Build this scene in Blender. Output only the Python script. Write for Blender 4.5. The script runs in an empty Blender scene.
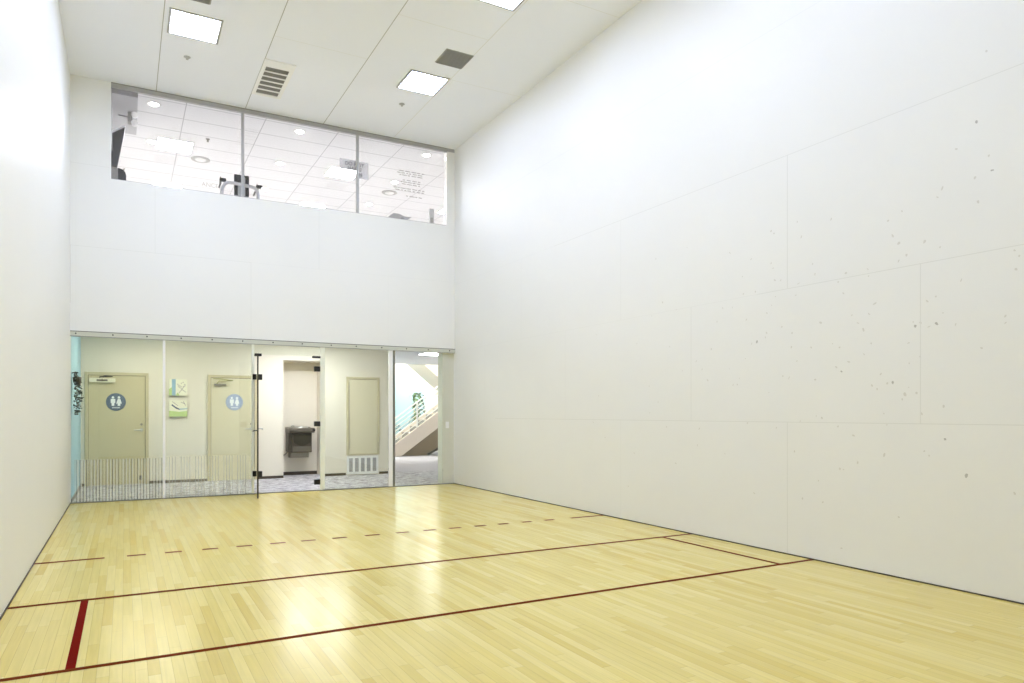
import bpy, math, random
from mathutils import Vector, Matrix
random.seed(7)
S = bpy.context.scene
C = S.collection
PI = math.pi

# court: X 0..W, Y from -L (front wall, behind the camera) to 0 (back wall); rooms beyond the glass have Y > 0
W, L, H = 6.096, 12.19, 6.2

# ------------------------------------------------------------------ materials
def lin(c):
    return tuple((v / 12.92 if v <= .04045 else ((v + .055) / 1.055) ** 2.4) for v in (x / 255 for x in c))

def mat(name, rgb, rough=.5, metal=0, spec=.5, noise=0, scale=8, bump=0):
    m = bpy.data.materials.new(name); m.use_nodes = True
    nt = m.node_tree; b = nt.nodes['Principled BSDF']
    col = lin(rgb) + (1,)
    b.inputs['Base Color'].default_value = col
    b.inputs['Roughness'].default_value = rough
    b.inputs['Metallic'].default_value = metal
    b.inputs['Specular IOR Level'].default_value = spec
    if noise or bump:
        tc = nt.nodes.new('ShaderNodeTexCoord'); n = nt.nodes.new('ShaderNodeTexNoise')
        n.inputs['Scale'].default_value = scale; n.inputs['Detail'].default_value = 5
        nt.links.new(tc.outputs['Object'], n.inputs['Vector'])
        if noise:
            mx = nt.nodes.new('ShaderNodeMix'); mx.data_type = 'RGBA'
            mx.inputs['A'].default_value = tuple(v * (1 - noise) for v in col[:3]) + (1,)
            mx.inputs['B'].default_value = tuple(min(1, v * (1 + noise)) for v in col[:3]) + (1,)
            nt.links.new(n.outputs['Fac'], mx.inputs['Factor'])
            nt.links.new(mx.outputs['Result'], b.inputs['Base Color'])
        if bump:
            bp = nt.nodes.new('ShaderNodeBump'); bp.inputs['Strength'].default_value = bump
            bp.inputs['Distance'].default_value = .01
            nt.links.new(n.outputs['Fac'], bp.inputs['Height']); nt.links.new(bp.outputs['Normal'], b.inputs['Normal'])
    return m

def emit(name, rgb, strength):
    m = bpy.data.materials.new(name); m.use_nodes = True
    nt = m.node_tree; nt.nodes.remove(nt.nodes['Principled BSDF'])
    e = nt.nodes.new('ShaderNodeEmission'); e.inputs['Color'].default_value = lin(rgb) + (1,)
    e.inputs['Strength'].default_value = strength
    nt.links.new(e.outputs[0], nt.nodes['Material Output'].inputs['Surface'])
    return m

def glass(name, tint, refl=1.0, rough=0.0):
    m = bpy.data.materials.new(name); m.use_nodes = True
    nt = m.node_tree; nt.nodes.remove(nt.nodes['Principled BSDF'])
    t = nt.nodes.new('ShaderNodeBsdfTransparent'); t.inputs['Color'].default_value = lin(tint) + (1,)
    g = nt.nodes.new('ShaderNodeBsdfGlossy'); g.inputs['Roughness'].default_value = rough
    g.inputs['Color'].default_value = (refl, refl, refl, 1)
    f = nt.nodes.new('ShaderNodeFresnel'); f.inputs['IOR'].default_value = 1.45
    mx = nt.nodes.new('ShaderNodeMixShader')
    nt.links.new(f.outputs[0], mx.inputs[0]); nt.links.new(t.outputs[0], mx.inputs[1]); nt.links.new(g.outputs[0], mx.inputs[2])
    nt.links.new(mx.outputs[0], nt.nodes['Material Output'].inputs['Surface'])
    return m

def film(name, rgb, opacity):
    m = bpy.data.materials.new(name); m.use_nodes = True
    nt = m.node_tree; b = nt.nodes['Principled BSDF']
    b.inputs['Base Color'].default_value = lin(rgb) + (1,); b.inputs['Roughness'].default_value = .6
    b.inputs['Alpha'].default_value = opacity
    return m

def maple():
    m = bpy.data.materials.new('maple_strip_floor'); m.use_nodes = True
    nt = m.node_tree; N = nt.nodes; K = nt.links; b = N['Principled BSDF']
    def math_(op, a, bb=None, c=None):
        n = N.new('ShaderNodeMath'); n.operation = op
        for i, v in enumerate((a, bb, c)):
            if v is None: continue
            if isinstance(v, (int, float)): n.inputs[i].default_value = v
            else: K.new(v, n.inputs[i])
        return n.outputs[0]
    tc = N.new('ShaderNodeTexCoord'); sp = N.new('ShaderNodeSeparateXYZ')
    K.new(tc.outputs['Object'], sp.inputs[0])
    bw, bl = .057, .95
    u = math_('DIVIDE', sp.outputs['X'], bw); i = math_('FLOOR', u); fu = math_('FRACT', u)
    w1 = N.new('ShaderNodeTexWhiteNoise'); w1.noise_dimensions = '1D'; K.new(i, w1.inputs['W'])
    v = math_('ADD', math_('DIVIDE', sp.outputs['Y'], bl), math_('MULTIPLY', w1.outputs['Value'], 9.0))
    j = math_('FLOOR', v); fv = math_('FRACT', v)
    cb = N.new('ShaderNodeCombineXYZ'); K.new(i, cb.inputs[0]); K.new(j, cb.inputs[1])
    w2 = N.new('ShaderNodeTexWhiteNoise'); w2.noise_dimensions = '2D'; K.new(cb.outputs[0], w2.inputs['Vector'])
    rp = N.new('ShaderNodeValToRGB'); cr = rp.color_ramp
    cr.elements[0].position = 0; cr.elements[0].color = lin(FLOOR_A) + (1,)
    cr.elements[1].position = 1; cr.elements[1].color = lin(FLOOR_D) + (1,)
    e = cr.elements.new(.18); e.color = lin(FLOOR_B) + (1,)
    e = cr.elements.new(.6); e.color = lin(FLOOR_C) + (1,)
    K.new(w2.outputs['Value'], rp.inputs[0])
    # grain along the board
    mp = N.new('ShaderNodeMapping'); mp.inputs['Scale'].default_value = (55, 2.2, 1)
    K.new(tc.outputs['Object'], mp.inputs[0])
    ng = N.new('ShaderNodeTexNoise'); ng.inputs['Scale'].default_value = 1; ng.inputs['Detail'].default_value = 6
    K.new(mp.outputs[0], ng.inputs['Vector'])
    nl = N.new('ShaderNodeTexNoise'); nl.inputs['Scale'].default_value = .55; nl.inputs['Detail'].default_value = 3
    K.new(tc.outputs['Object'], nl.inputs['Vector'])
    def mul(col, fac, lo, hi):
        mr = N.new('ShaderNodeMapRange'); mr.inputs['From Min'].default_value = .3; mr.inputs['From Max'].default_value = .7
        mr.inputs['To Min'].default_value = lo; mr.inputs['To Max'].default_value = hi
        K.new(fac, mr.inputs['Value'])
        mx = N.new('ShaderNodeMix'); mx.data_type = 'RGBA'; mx.blend_type = 'MULTIPLY'; mx.inputs['Factor'].default_value = 1
        K.new(col, mx.inputs['A']); K.new(mr.outputs[0], mx.inputs['B'])
        return mx.outputs['Result']
    c = mul(rp.outputs[0], ng.outputs['Fac'], .94, 1.05)
    mx = N.new('ShaderNodeMix'); mx.data_type = 'RGBA'; mx.blend_type = 'MULTIPLY'
    mr = N.new('ShaderNodeMapRange'); mr.inputs['From Min'].default_value = .42; mr.inputs['From Max'].default_value = .72
    mr.inputs['To Min'].default_value = 0; mr.inputs['To Max'].default_value = .55
    K.new(nl.outputs['Fac'], mr.inputs['Value']); K.new(mr.outputs[0], mx.inputs['Factor'])
    K.new(c, mx.inputs['A']); mx.inputs['B'].default_value = (1.0, .95, .70, 1)
    c = mx.outputs['Result']
    # joints between the boards
    gu = math_('LESS_THAN', fu, .045); gv = math_('LESS_THAN', fv, .0035)
    g = math_('MAXIMUM', gu, gv)
    mj = N.new('ShaderNodeMix'); mj.data_type = 'RGBA'
    K.new(math_('MULTIPLY', g, .30), mj.inputs['Factor']); K.new(c, mj.inputs['A'])
    mj.inputs['B'].default_value = lin((120, 90, 45)) + (1,)
    K.new(mj.outputs['Result'], b.inputs['Base Color'])
    b.inputs['Roughness'].default_value = .22
    b.inputs['Specular IOR Level'].default_value = .5
    bp = N.new('ShaderNodeBump'); bp.inputs['Strength'].default_value = .06; bp.inputs['Distance'].default_value = .004
    K.new(w2.outputs['Value'], bp.inputs['Height']); K.new(bp.outputs['Normal'], b.inputs['Normal'])
    return m

def carpet():
    m = bpy.data.materials.new('hall_carpet'); m.use_nodes = True
    nt = m.node_tree; N = nt.nodes; K = nt.links; b = N['Principled BSDF']
    tc = N.new('ShaderNodeTexCoord')
    n = N.new('ShaderNodeTexNoise'); n.inputs['Scale'].default_value = 7; n.inputs['Detail'].default_value = 6
    n.inputs['Roughness'].default_value = .75
    K.new(tc.outputs['Object'], n.inputs['Vector'])
    rp = N.new('ShaderNodeValToRGB'); cr = rp.color_ramp
    cr.elements[0].position = .36; cr.elements[0].color = lin((112, 109, 111)) + (1,)
    cr.elements[1].position = .62; cr.elements[1].color = lin((206, 203, 206)) + (1,)
    K.new(n.outputs['Fac'], rp.inputs[0]); K.new(rp.outputs[0], b.inputs['Base Color'])
    b.inputs['Roughness'].default_value = .95; b.inputs['Specular IOR Level'].default_value = .1
    return m

FLOOR_A = (215, 191, 99); FLOOR_B = (221, 201, 113); FLOOR_C = (225, 206, 120); FLOOR_D = (230, 213, 133)
M = {}
M['wall'] = mat('white_wall_paint', (236, 236, 232), .45, noise=.012, scale=1.5)
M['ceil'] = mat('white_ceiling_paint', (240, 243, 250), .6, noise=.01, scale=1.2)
M['seam'] = mat('panel_joint', (224, 224, 219), .7)
M['seam_soft'] = mat('panel_joint_filled', (230, 230, 226), .7)
M['seam_dark'] = mat('ceiling_joint', (176, 176, 172), .7)
M['scuff'] = mat('ball_scuff', (218, 216, 209), .8)
M['scuff_dark'] = mat('ball_scuff_dark', (188, 186, 180), .8)
M['maple'] = maple()
M['line'] = mat('court_line_brown', (108, 46, 10), .8, 0, .03)
M['line_red'] = mat('court_line_red', (116, 16, 3), .8, 0, .03)
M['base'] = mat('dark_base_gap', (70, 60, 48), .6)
M['carpet'] = carpet()
M['beige'] = mat('beige_wall_paint', (229, 223, 208), .6, noise=.012, scale=2)
M['hallwhite'] = mat('pale_wall_paint', (236, 233, 226), .6)
M['blue'] = mat('blue_wall_paint', (158, 200, 216), .6)
M['bluepale'] = mat('pale_cyan_paint', (180, 215, 226), .6)
M['tan'] = mat('tan_door_paint', (202, 192, 156), .45)
M['tanpale'] = mat('pale_and_lit_tan', (215, 208, 180), .45)  # lighter copy of the door tan carries brighter light; access panel's own tone
M['tanframe'] = mat('tan_frame_paint', (200, 190, 156), .45)
M['steel'] = mat('brushed_steel', (190, 190, 186), .3, .9)
M['alu'] = mat('pale_aluminium', (206, 207, 194), .42, .25)
M['grayalu'] = mat('gray_aluminium', (172, 172, 172), .5, 0)
M['post'] = mat('frosted_glass_post', (240, 242, 228), .3)
M['postdark'] = mat('dark_seal_and_gap_shadow', (118, 118, 110), .5)
M['black'] = mat('black_plastic', (22, 22, 22), .4)
M['bronze'] = mat('dark_bronze', (58, 54, 42), .4, .2)
M['gunmetal'] = mat('gunmetal', (84, 78, 68), .35, .3)
M['gunmid'] = mat('gunmetal_mid', (108, 102, 92), .35, .3)
M['gunlight'] = mat('gunmetal_light', (150, 145, 136), .35, .5)
M['white'] = mat('white_enamel', (240, 240, 238), .35)
M['ivory'] = mat('ivory_enamel', (232, 228, 205), .4)
M['fixture'] = mat('fixture_frame', (176, 176, 174), .45)
M['galfloor'] = mat('gallery_floor', (222, 220, 216), .5)
M['lobbyfloor'] = mat('lobby_carpet', (172, 167, 173), .9, noise=.06, scale=6)
M['lgray'] = mat('light_gray_plastic', (176, 176, 174), .4)
M['gray'] = mat('gray_plastic', (140, 138, 134), .45)
M['dgray'] = mat('dark_gray_panel', (58, 57, 60), .45)
M['louver'] = mat('louver_gray', (120, 118, 114), .6)
M['slot'] = mat('vent_slot_dark', (140, 136, 132), .7)
M['slotgray'] = mat('grille_gray', (165, 165, 163), .7)
M['slotline'] = mat('grille_line', (138, 138, 136), .7)
M['signblue'] = mat('sign_blue', (90, 106, 126), .4)
M['signpale'] = mat('sign_pale_blue', (164, 178, 204), .4)
M['lockplate'] = mat('lock_plate_tan', (206, 196, 166), .4)
M['pil'] = mat('pilaster_paint', (214, 214, 199), .6)
M['postwhite'] = mat('white_post', (250, 250, 250), .4)
M['signwhite'] = mat('sign_white', (232, 236, 240), .4)
M['silver'] = mat('silver_tube', (196, 196, 196), .35, .3)
M['tile'] = mat('gallery_tile', (233, 233, 234), .75, noise=.008, scale=3)
M['tileline'] = mat('tile_grid', (172, 172, 176), .6)
M['soffit'] = mat('gallery_soffit_gray', (190, 190, 192), .7)
M['leaf'] = mat('leaf_green', (70, 106, 48), .5, noise=.25, scale=4)
M['leafdark'] = mat('leaf_dark', (38, 60, 46), .5, noise=.3, scale=14)
M['leafpale'] = mat('leaf_pale', (176, 190, 170), .5)
M['stem'] = mat('palm_stem', (168, 166, 96), .6)
M['pot'] = mat('clay_pot', (120, 92, 72), .7)
M['stairpink'] = mat('stair_cream', (234, 222, 209), .6)
M['understair'] = mat('understair_tan', (150, 134, 108), .7)
M['canvas'] = mat('canvas_cream', (238, 236, 214), .7)
M['canvasedge'] = mat('canvas_edge_shaded', (120, 116, 92), .7)  # shadow on the canvas sides put into this colour
M['artblue'] = mat('art_pale_blue', (150, 186, 206), .7)
M['artgreen'] = mat('art_pale_green', (190, 214, 140), .7)
M['artline'] = mat('art_line_mauve', (150, 140, 142), .7)
M['artnavy'] = mat('art_slate', (76, 88, 112), .7)
M['court_light'] = emit('court_light_diffuser', (209, 220, 255), 44)
M['court_light_dim'] = emit('court_light_diffuser_dim', (209, 220, 255), 15)
M['court_light_right'] = emit('court_light_diffuser_right', (209, 220, 255), 31)
M['court_light_soft'] = emit('court_light_diffuser_soft', (209, 220, 255), 37)
M['hall_light'] = emit('hall_light_diffuser', (246, 249, 255), 25)
M['hall_fill'] = emit('hall_fill_dim', (255, 248, 232), 12)
M['gal_light'] = emit('gallery_light_diffuser', (247, 249, 255), 54)
M['down'] = emit('downlight_glow', (255, 252, 246), 30)
M['lobby_fill'] = emit('lobby_fill_glow', (250, 253, 255), 15)
M['glass'] = glass('court_glass', (250, 252, 248))
M['glass_up'] = glass('gallery_glass', (247, 247, 249))
M['film_white'] = film('film_white', (246, 246, 236), .55)
M['film_faint'] = film('film_faint', (246, 246, 236), .30)
M['film_dark'] = film('film_dark', (60, 60, 54), .42)
M['haze'] = film('film_haze', (244, 243, 232), .16)
M['signplate'] = film('sign_plate_gray', (226, 226, 228), .34)
M['letter'] = mat('sign_letter_gray', (60, 60, 62), .6)
M['lettersoft'] = film('letter_soft_gray', (120, 120, 124), .22)

# ------------------------------------------------------------------ mesh helpers
class MB:
    def __init__(s): s.v = []; s.f = []; s.m = []; s.sm = []
    def face(s, pts, m=0, smooth=False):
        b = len(s.v); s.v += [tuple(p) for p in pts]; s.f.append(tuple(range(b, b + len(pts)))); s.m.append(m); s.sm.append(smooth); return s
    def add(s, v, f, m=0, smooth=False):
        b = len(s.v); s.v += [tuple(p) for p in v]
        for q in f: s.f.append(tuple(b + k for k in q)); s.m.append(m); s.sm.append(smooth)
        return s
    def box(s, x0, x1, y0, y1, z0, z1, m=0):
        x0, x1 = sorted((x0, x1)); y0, y1 = sorted((y0, y1)); z0, z1 = sorted((z0, z1))
        v = [(x0,y0,z0),(x1,y0,z0),(x1,y1,z0),(x0,y1,z0),(x0,y0,z1),(x1,y0,z1),(x1,y1,z1),(x0,y1,z1)]
        f = [(0,3,2,1),(4,5,6,7),(0,1,5,4),(1,2,6,5),(2,3,7,6),(3,0,4,7)]
        return s.add(v, f, m)
    def rbox(s, x0, x1, y0, y1, z0, z1, r=.01, m=0, axis='y', n=4):
        """box with its four edges along `axis` rounded"""
        def ring(a0, a1, b0, b1):
            pts = []
            for (cx, cy, st) in ((a1-r, b1-r, 0), (a0+r, b1-r, 1), (a0+r, b0+r, 2), (a1-r, b0+r, 3)):
                for k in range(n + 1):
                    t = (st + k / n) * PI / 2; pts.append((cx + r*math.cos(t), cy + r*math.sin(t)))
            return pts
        if axis == 'y': return s.prism([(a, b) for a, b in ring(x0, x1, z0, z1)], 'xz', y0, y1, m)
        if axis == 'z': return s.prism(ring(x0, x1, y0, y1), 'xy', z0, z1, m)
        return s.prism(ring(y0, y1, z0, z1), 'yz', x0, x1, m)
    def prism(s, poly, plane, a, b, m=0):
        def P(u, v, w):
            return {'xz': (u, w, v), 'xy': (u, v, w), 'yz': (w, u, v)}[plane]
        n = len(poly)
        v = [P(u, w, a) for u, w in poly] + [P(u, w, b) for u, w in poly]
        area = sum(poly[k][0]*poly[(k+1) % n][1] - poly[(k+1) % n][0]*poly[k][1] for k in range(n))
        flip = (area > 0) == (plane in ('xy', 'yz'))
        if b < a: flip = not flip
        c0, c1 = list(range(n)), list(range(n, 2*n))
        f = [tuple(reversed(c0)) if flip else tuple(c0), tuple(c1) if flip else tuple(reversed(c1))]
        for k in range(n):
            q = (k, (k+1) % n, n + (k+1) % n, n + k)
            f.append(q if flip else tuple(reversed(q)))
        return s.add(v, f, m)
    def tube(s, pts, r, m=0, n=10, caps=True):
        P = [Vector(p) for p in pts]; R = r if isinstance(r, (list, tuple)) else [r]*len(P)
        up = Vector((0, 0, 1)); rings = []
        t0 = (P[1]-P[0]).normalized()
        if abs(t0.dot(up)) > .95: up = Vector((0, 1, 0))
        for k, p in enumerate(P):
            t = (P[min(k+1, len(P)-1)] - P[max(k-1, 0)]).normalized()
            a = t.cross(up)
            if a.length < 1e-4: a = t.cross(Vector((1, 0, 0)))
            a.normalize(); b_ = a.cross(t).normalized(); up = b_
            rings.append([p + R[k]*(math.cos(2*PI*q/n)*a + math.sin(2*PI*q/n)*b_) for q in range(n)])
        v = [q for g in rings for q in g]; f = []
        for k in range(len(P)-1):
            for q in range(n):
                f.append((k*n+q, (k+1)*n+q, (k+1)*n+(q+1) % n, k*n+(q+1) % n))
        s.add(v, f, m, True)
        if caps:
            s.face(rings[0], m); s.face(list(reversed(rings[-1])), m)
        return s
    def lathe(s, c, prof, m=0, n=24, axis='z'):
        """prof: list of (radius, height)"""
        def P(r, h, t):
            a, b_ = r*math.cos(t), r*math.sin(t)
            return {'z': (c[0]+a, c[1]+b_, c[2]+h), 'y': (c[0]+a, c[1]+h, c[2]+b_)}[axis]
        v = [P(r, h, 2*PI*q/n) for r, h in prof for q in range(n)]; f = []
        for k in range(len(prof)-1):
            for q in range(n): f.append((k*n+q, k*n+(q+1) % n, (k+1)*n+(q+1) % n, (k+1)*n+q))
        s.add(v, f, m, True)
        s.face([P(prof[0][0], prof[0][1], -2*PI*q/n) for q in range(n)], m)
        s.face([P(prof[-1][0], prof[-1][1], 2*PI*q/n) for q in range(n)], m)
        return s
    def disc(s, c, r, h, m=0, n=28, axis='z'): return s.lathe(c, [(r, 0), (r, h)], m, n, axis)
    def build(s, name, mats, parent=None, bevel=0):
        if not isinstance(mats, (list, tuple)): mats = [mats]
        off = Vector((0, 0, 0))
        if parent is not None:
            p = parent
            while p is not None: off += p.location; p = p.parent
        else:
            xs = [[v[k] for v in s.v] for k in range(3)]
            off = Vector(((min(xs[0])+max(xs[0]))/2, (min(xs[1])+max(xs[1]))/2, min(xs[2]))) if s.center else Vector((0, 0, 0))
        me = bpy.data.meshes.new(name)
        me.from_pydata([tuple(Vector(v)-off) for v in s.v], [], s.f)
        for m in mats: me.materials.append(m)
        for p, mi, sm in zip(me.polygons, s.m, s.sm): p.material_index = mi; p.use_smooth = sm
        me.update()
        o = bpy.data.objects.new(name, me); C.objects.link(o)
        if parent is not None: o.parent = parent
        else: o.location = off
        if bevel:
            bv = o.modifiers.new('bevel', 'BEVEL'); bv.width = bevel; bv.segments = 2; bv.limit_method = 'ANGLE'
        return o
    center = False

def struct(name, mb, mats, label=None, parent=None):
    o = mb.build(name, mats, parent)
    if parent is None:
        o['kind'] = 'structure'
        if label: o['label'] = label
    return o

def thing(name, loc, label, cat, group=None, kind=None):
    o = bpy.data.objects.new(name, None); C.objects.link(o); o.location = loc
    o.empty_display_size = .2
    if label: o['label'] = label
    if cat: o['category'] = cat
    if group: o['group'] = group
    if kind: o['kind'] = kind
    return o

def solo(name, mb, mats, label, cat, group=None, bevel=0):
    mb.center = True
    o = mb.build(name, mats, None, bevel)
    o['label'] = label; o['category'] = cat
    if group: o['group'] = group
    return o

def dup(o, loc, label, group=None):
    r = o.copy(); C.objects.link(r); r.location = loc; r['label'] = label
    if group: r['group'] = group
    for ch in o.children:
        c = ch.copy(); C.objects.link(c); c.parent = r
        for g in ch.children:
            d = g.copy(); C.objects.link(d); d.parent = c
    return r

def text_into(mb, s, x, y, z, size, m=0, depth=.001, align='LEFT', bold=0):
    """upright lettering facing -Y"""
    cu = bpy.data.curves.new('lettering', 'FONT'); cu.body = s; cu.size = size; cu.extrude = depth; cu.align_x = align; cu.offset = bold
    ob = bpy.data.objects.new('lettering', cu); C.objects.link(ob)
    dg = bpy.context.evaluated_depsgraph_get()
    me = bpy.data.meshes.new_from_object(ob.evaluated_get(dg))
    v = [(x + p.co.x, y - p.co.z, z + p.co.y) for p in me.vertices]
    mb.add(v, [tuple(p.vertices) for p in me.polygons], m)
    bpy.data.objects.remove(ob); bpy.data.curves.remove(cu); bpy.data.meshes.remove(me)

# ------------------------------------------------------------------ court floor with its painted lines
f = MB()
f.box(0, W, -L, .02, -.08, 0)
def fl(x0, x1, y0, y1, m=1):            # y given as distance from the back wall
    f.face([(x0, -y1, .0008), (x1, -y1, .0008), (x1, -y0, .0008), (x0, -y0, .0008)], m)
fl(0, W, 6.088, 6.14); fl(0, W, 7.595, 7.641)
fl(.428, .474, 6.14, 7.595, 2); fl(5.66, 5.705, 6.14, 7.595, 1)
fl(0, .535, 4.525, 4.587); fl(5.583, W, 4.525, 4.587)
for a, b_ in ((.713,.868),(1.026,1.171),(1.347,1.49),(1.658,1.805),(1.975,2.126),(2.281,2.429),(2.6,2.755),(2.95,3.115),(3.30,3.45),(3.62,3.77),(3.93,4.08),(4.25,4.40),(4.56,4.70),(4.88,5.02),(5.20,5.34)):
    fl(a, b_, 4.525, 4.587)
struct('floor', f, [M['maple'], M['line'], M['line_red']], 'pale maple strip court floor with brown painted court lines')

# ------------------------------------------------------------------ court ceiling
c = MB(); c.box(-.15, W+.15, -L, .0, H, H+.1)
def cs(x0, x1, y0, y1, m=1):
    z = H-.0008; c.face([(x0,-y0,z),(x1,-y0,z),(x1,-y1,z),(x0,-y1,z)], m)
w = .005
for x, m in ((1.115, 1), (2.40, 1), (3.652, 1), (4.90, 2)): cs(x-w, x+w, 0, L, m)
for (x0, x1, y) in ((0,1.115,3.05),(1.115,2.40,4.9),(2.4,3.652,2.44),(3.652,4.90,3.66),(3.652,4.9,6.1),(4.90,W,2.44),(4.9,W,4.88),(2.4,3.65,6.1),(0,1.11,6.1)):
    cs(x0, x1, y-.003, y+.003, 2)
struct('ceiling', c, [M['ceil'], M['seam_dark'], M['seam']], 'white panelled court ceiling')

# ------------------------------------------------------------------ side walls
wl = MB(); wl.box(-.15, 0, -L, .0, 0, H)
struct('wall_left', wl, [M['wall']], 'plain white left court wall')
wr = MB(); wr.box(W, W+.15, -L, .0, 0, H)
X = W-.0008
def rq(y0, y1, z0, z1, m=1): wr.face([(X,-y0,z0),(X,-y0,z1),(X,-y1,z1),(X,-y1,z0)], m)
for z, y0, m in ((1.222, 1.6, 1), (2.455, 7.0, 1), (3.69, 3.4, 1), (4.935, 1.6, 3)): rq(y0, L, z-.003, z+.003, m)
rq(0, 7, 2.453, 2.457, 3); rq(0, 3.4, 3.688, 3.692, 3)
for y in (2.45, 4.90, 7.35, 9.8):
    m = 1 if y > 7 else 3
    rq(y-.003, y+.003, 0, 1.222, m); rq(y-.004, y+.004, 2.455, 3.69, m if y > 7 else 3)
for y in (1.22, 3.67, 6.11, 8.57, 11.0):
    rq(y-.003, y+.003, 1.222, 2.455, 3 if y < 6 else 1)
def scuff(y, z, a, b_, t, m):
    n = 7; p = []
    for k in range(n):
        q = 2*PI*k/n; r = 1 + .3*random.uniform(-1, 1)
        uu, vv = a*r*math.cos(q), b_*r*math.sin(q)
        p.append((W-.0006, -(y + uu*math.cos(t) - vv*math.sin(t)), z + uu*math.sin(t) + vv*math.cos(t)))
    wr.face(p, m)
rs = random.Random(3)
for (y, z) in ((9.05,3.13),(9.07,3.02),(8.83,3.25),(8.98,2.82),(8.97,3.4),(8.62,2.16),(8.57,2.0),(8.69,1.98),(8.53,1.98),(8.2,2.2),(8.1,2.0),(8.25,1.62),(8.35,1.55),(8.45,1.45),(7.7,2.1),(7.85,1.7),(7.9,1.66),(8.22,1.5),(7.3,1.65),(8.58,1.3),(7.0,2.0),(7.1,2.03),(7.4,2.04),(8.75,1.11),(8.28,.97),(8.05,.89),(8.9,.85),(8.4,.48),(7.5,2.9),(7.2,3.0),(8.35,2.72),(8.4,2.65),(8.6,2.62)):
    scuff(y, z, rs.uniform(.008,.018), rs.uniform(.006,.011), rs.uniform(0,3), 2 if rs.random() < .65 else 4)
for k in range(150):
    y = min(11.8, max(2.2, rs.gauss(7.8, 1.5))); z = min(4.3, max(.15, rs.gauss(1.95, .75)))
    scuff(y, z, rs.uniform(.005,.016), rs.uniform(.004,.010), rs.uniform(0, 3), 2)
struct('wall_right', wr, [M['wall'], M['seam'], M['scuff'], M['seam_soft'], M['scuff_dark']], 'white panelled right court wall with ball scuffs')
wf = MB(); wf.box(-.15, W+.15, -L-.15, -L, -.08, H+.1)
struct('wall_front', wf, [M['wall']], 'white front court wall')
OPH = 2.50; SILL = 4.77
wb = MB()
wb.box(-.15, W+.15, 0, .14, OPH, SILL)
wb.box(-.15, .515, 0, .14, SILL, H+.1); wb.box(5.935, W+.15, 0, .14, SILL, H+.1)
wb.box(.515, 5.935, 0, .14, H, H+.1)
wb.box(-.15, 0, 0, .14, 0, OPH); wb.box(W, W+.15, 0, .14, 0, OPH)
def bq(x0, x1, z0, z1, m=1): wb.face([(x0,-.0008,z0),(x1,-.0008,z0),(x1,-.0008,z1),(x0,-.0008,z1)], m)
bq(0, 2.49, 3.733, 3.738); bq(2.49, W, 3.733, 3.737, 2); bq(0, .515, 4.93, 4.935)
bq(1.097, 1.102, 3.738, SILL); bq(2.485, 2.49, OPH, 3.735); bq(3.578, 3.583, 3.738, SILL); bq(4.80, 4.804, OPH, 3.735, 2)
bq(.0, .006, 2.9, 3.735)
struct('wall_back', wb, [M['wall'], M['seam'], M['seam_soft']], 'white back court wall between gallery window and glass front')
b = MB(); b.box(0, .006, -L, 0, 0, .012); struct('gap_shadow_left', b, M['base'])  # dark strip stands in for the shadow gap at the wall foot
b = MB(); b.box(W-.006, W, -L, 0, 0, .010); struct('gap_shadow_right', b, M['base'])  # same painted gap shadow along the right wall

# ------------------------------------------------------------------ court ceiling fixtures
def troffer(x0, y0, label, first=[None]):
    s_ = .61
    loc = Vector((x0 + s_/2, -(y0 + s_/2), H))
    if first[0] is None:
        t = thing('ceiling_light', loc, label, 'ceiling light', 'recessed square lights in the court ceiling')
        X0, Y0 = loc.x - s_/2, loc.y - s_/2
        fr = MB()
        for a in ((X0, X0+s_, Y0, Y0+.022), (X0, X0+s_, Y0+s_-.022, Y0+s_), (X0, X0+.03, Y0+.022, Y0+s_-.022), (X0+s_-.03, X0+s_, Y0+.022, Y0+s_-.022)):
            fr.box(*a, H-.016, H)
        fr.build('frame', M['fixture'], t)
        d = MB(); d.box(X0+.03, X0+s_-.03, Y0+.022, Y0+s_-.022, H-.010, H-.002); d.build('diffuser', M['court_light'], t)
        first[0] = t; return t
    o = dup(first[0], loc, label, 'recessed square lights in the court ceiling')
    if x0 > 3 or y0 > 6:
        for ch in o.children:
            if ch.name.startswith('diffuser'): ch.data = ch.data.copy(); ch.data.materials[0] = M['court_light_dim' if x0 > 3 and y0 > 8 else 'court_light_right' if x0 > 3 else 'court_light_soft']
    return o
troffer(1.17, 1.89, 'square recessed court light at upper left, near a small sprinkler above the gallery window')
troffer(4.28, 1.85, 'square recessed court light beside the small grey ceiling grille at upper right')
troffer(4.25, 4.40, 'square recessed court light cut by the top edge of the photo, right of centre')
for k, (x0, y0) in enumerate(((1.17, 4.42), (1.17, 6.95), (4.25, 6.95), (1.17, 9.5), (4.25, 9.5))):
    troffer(x0, y0, 'square recessed court light in the ceiling above the front court, outside the photo')

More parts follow.
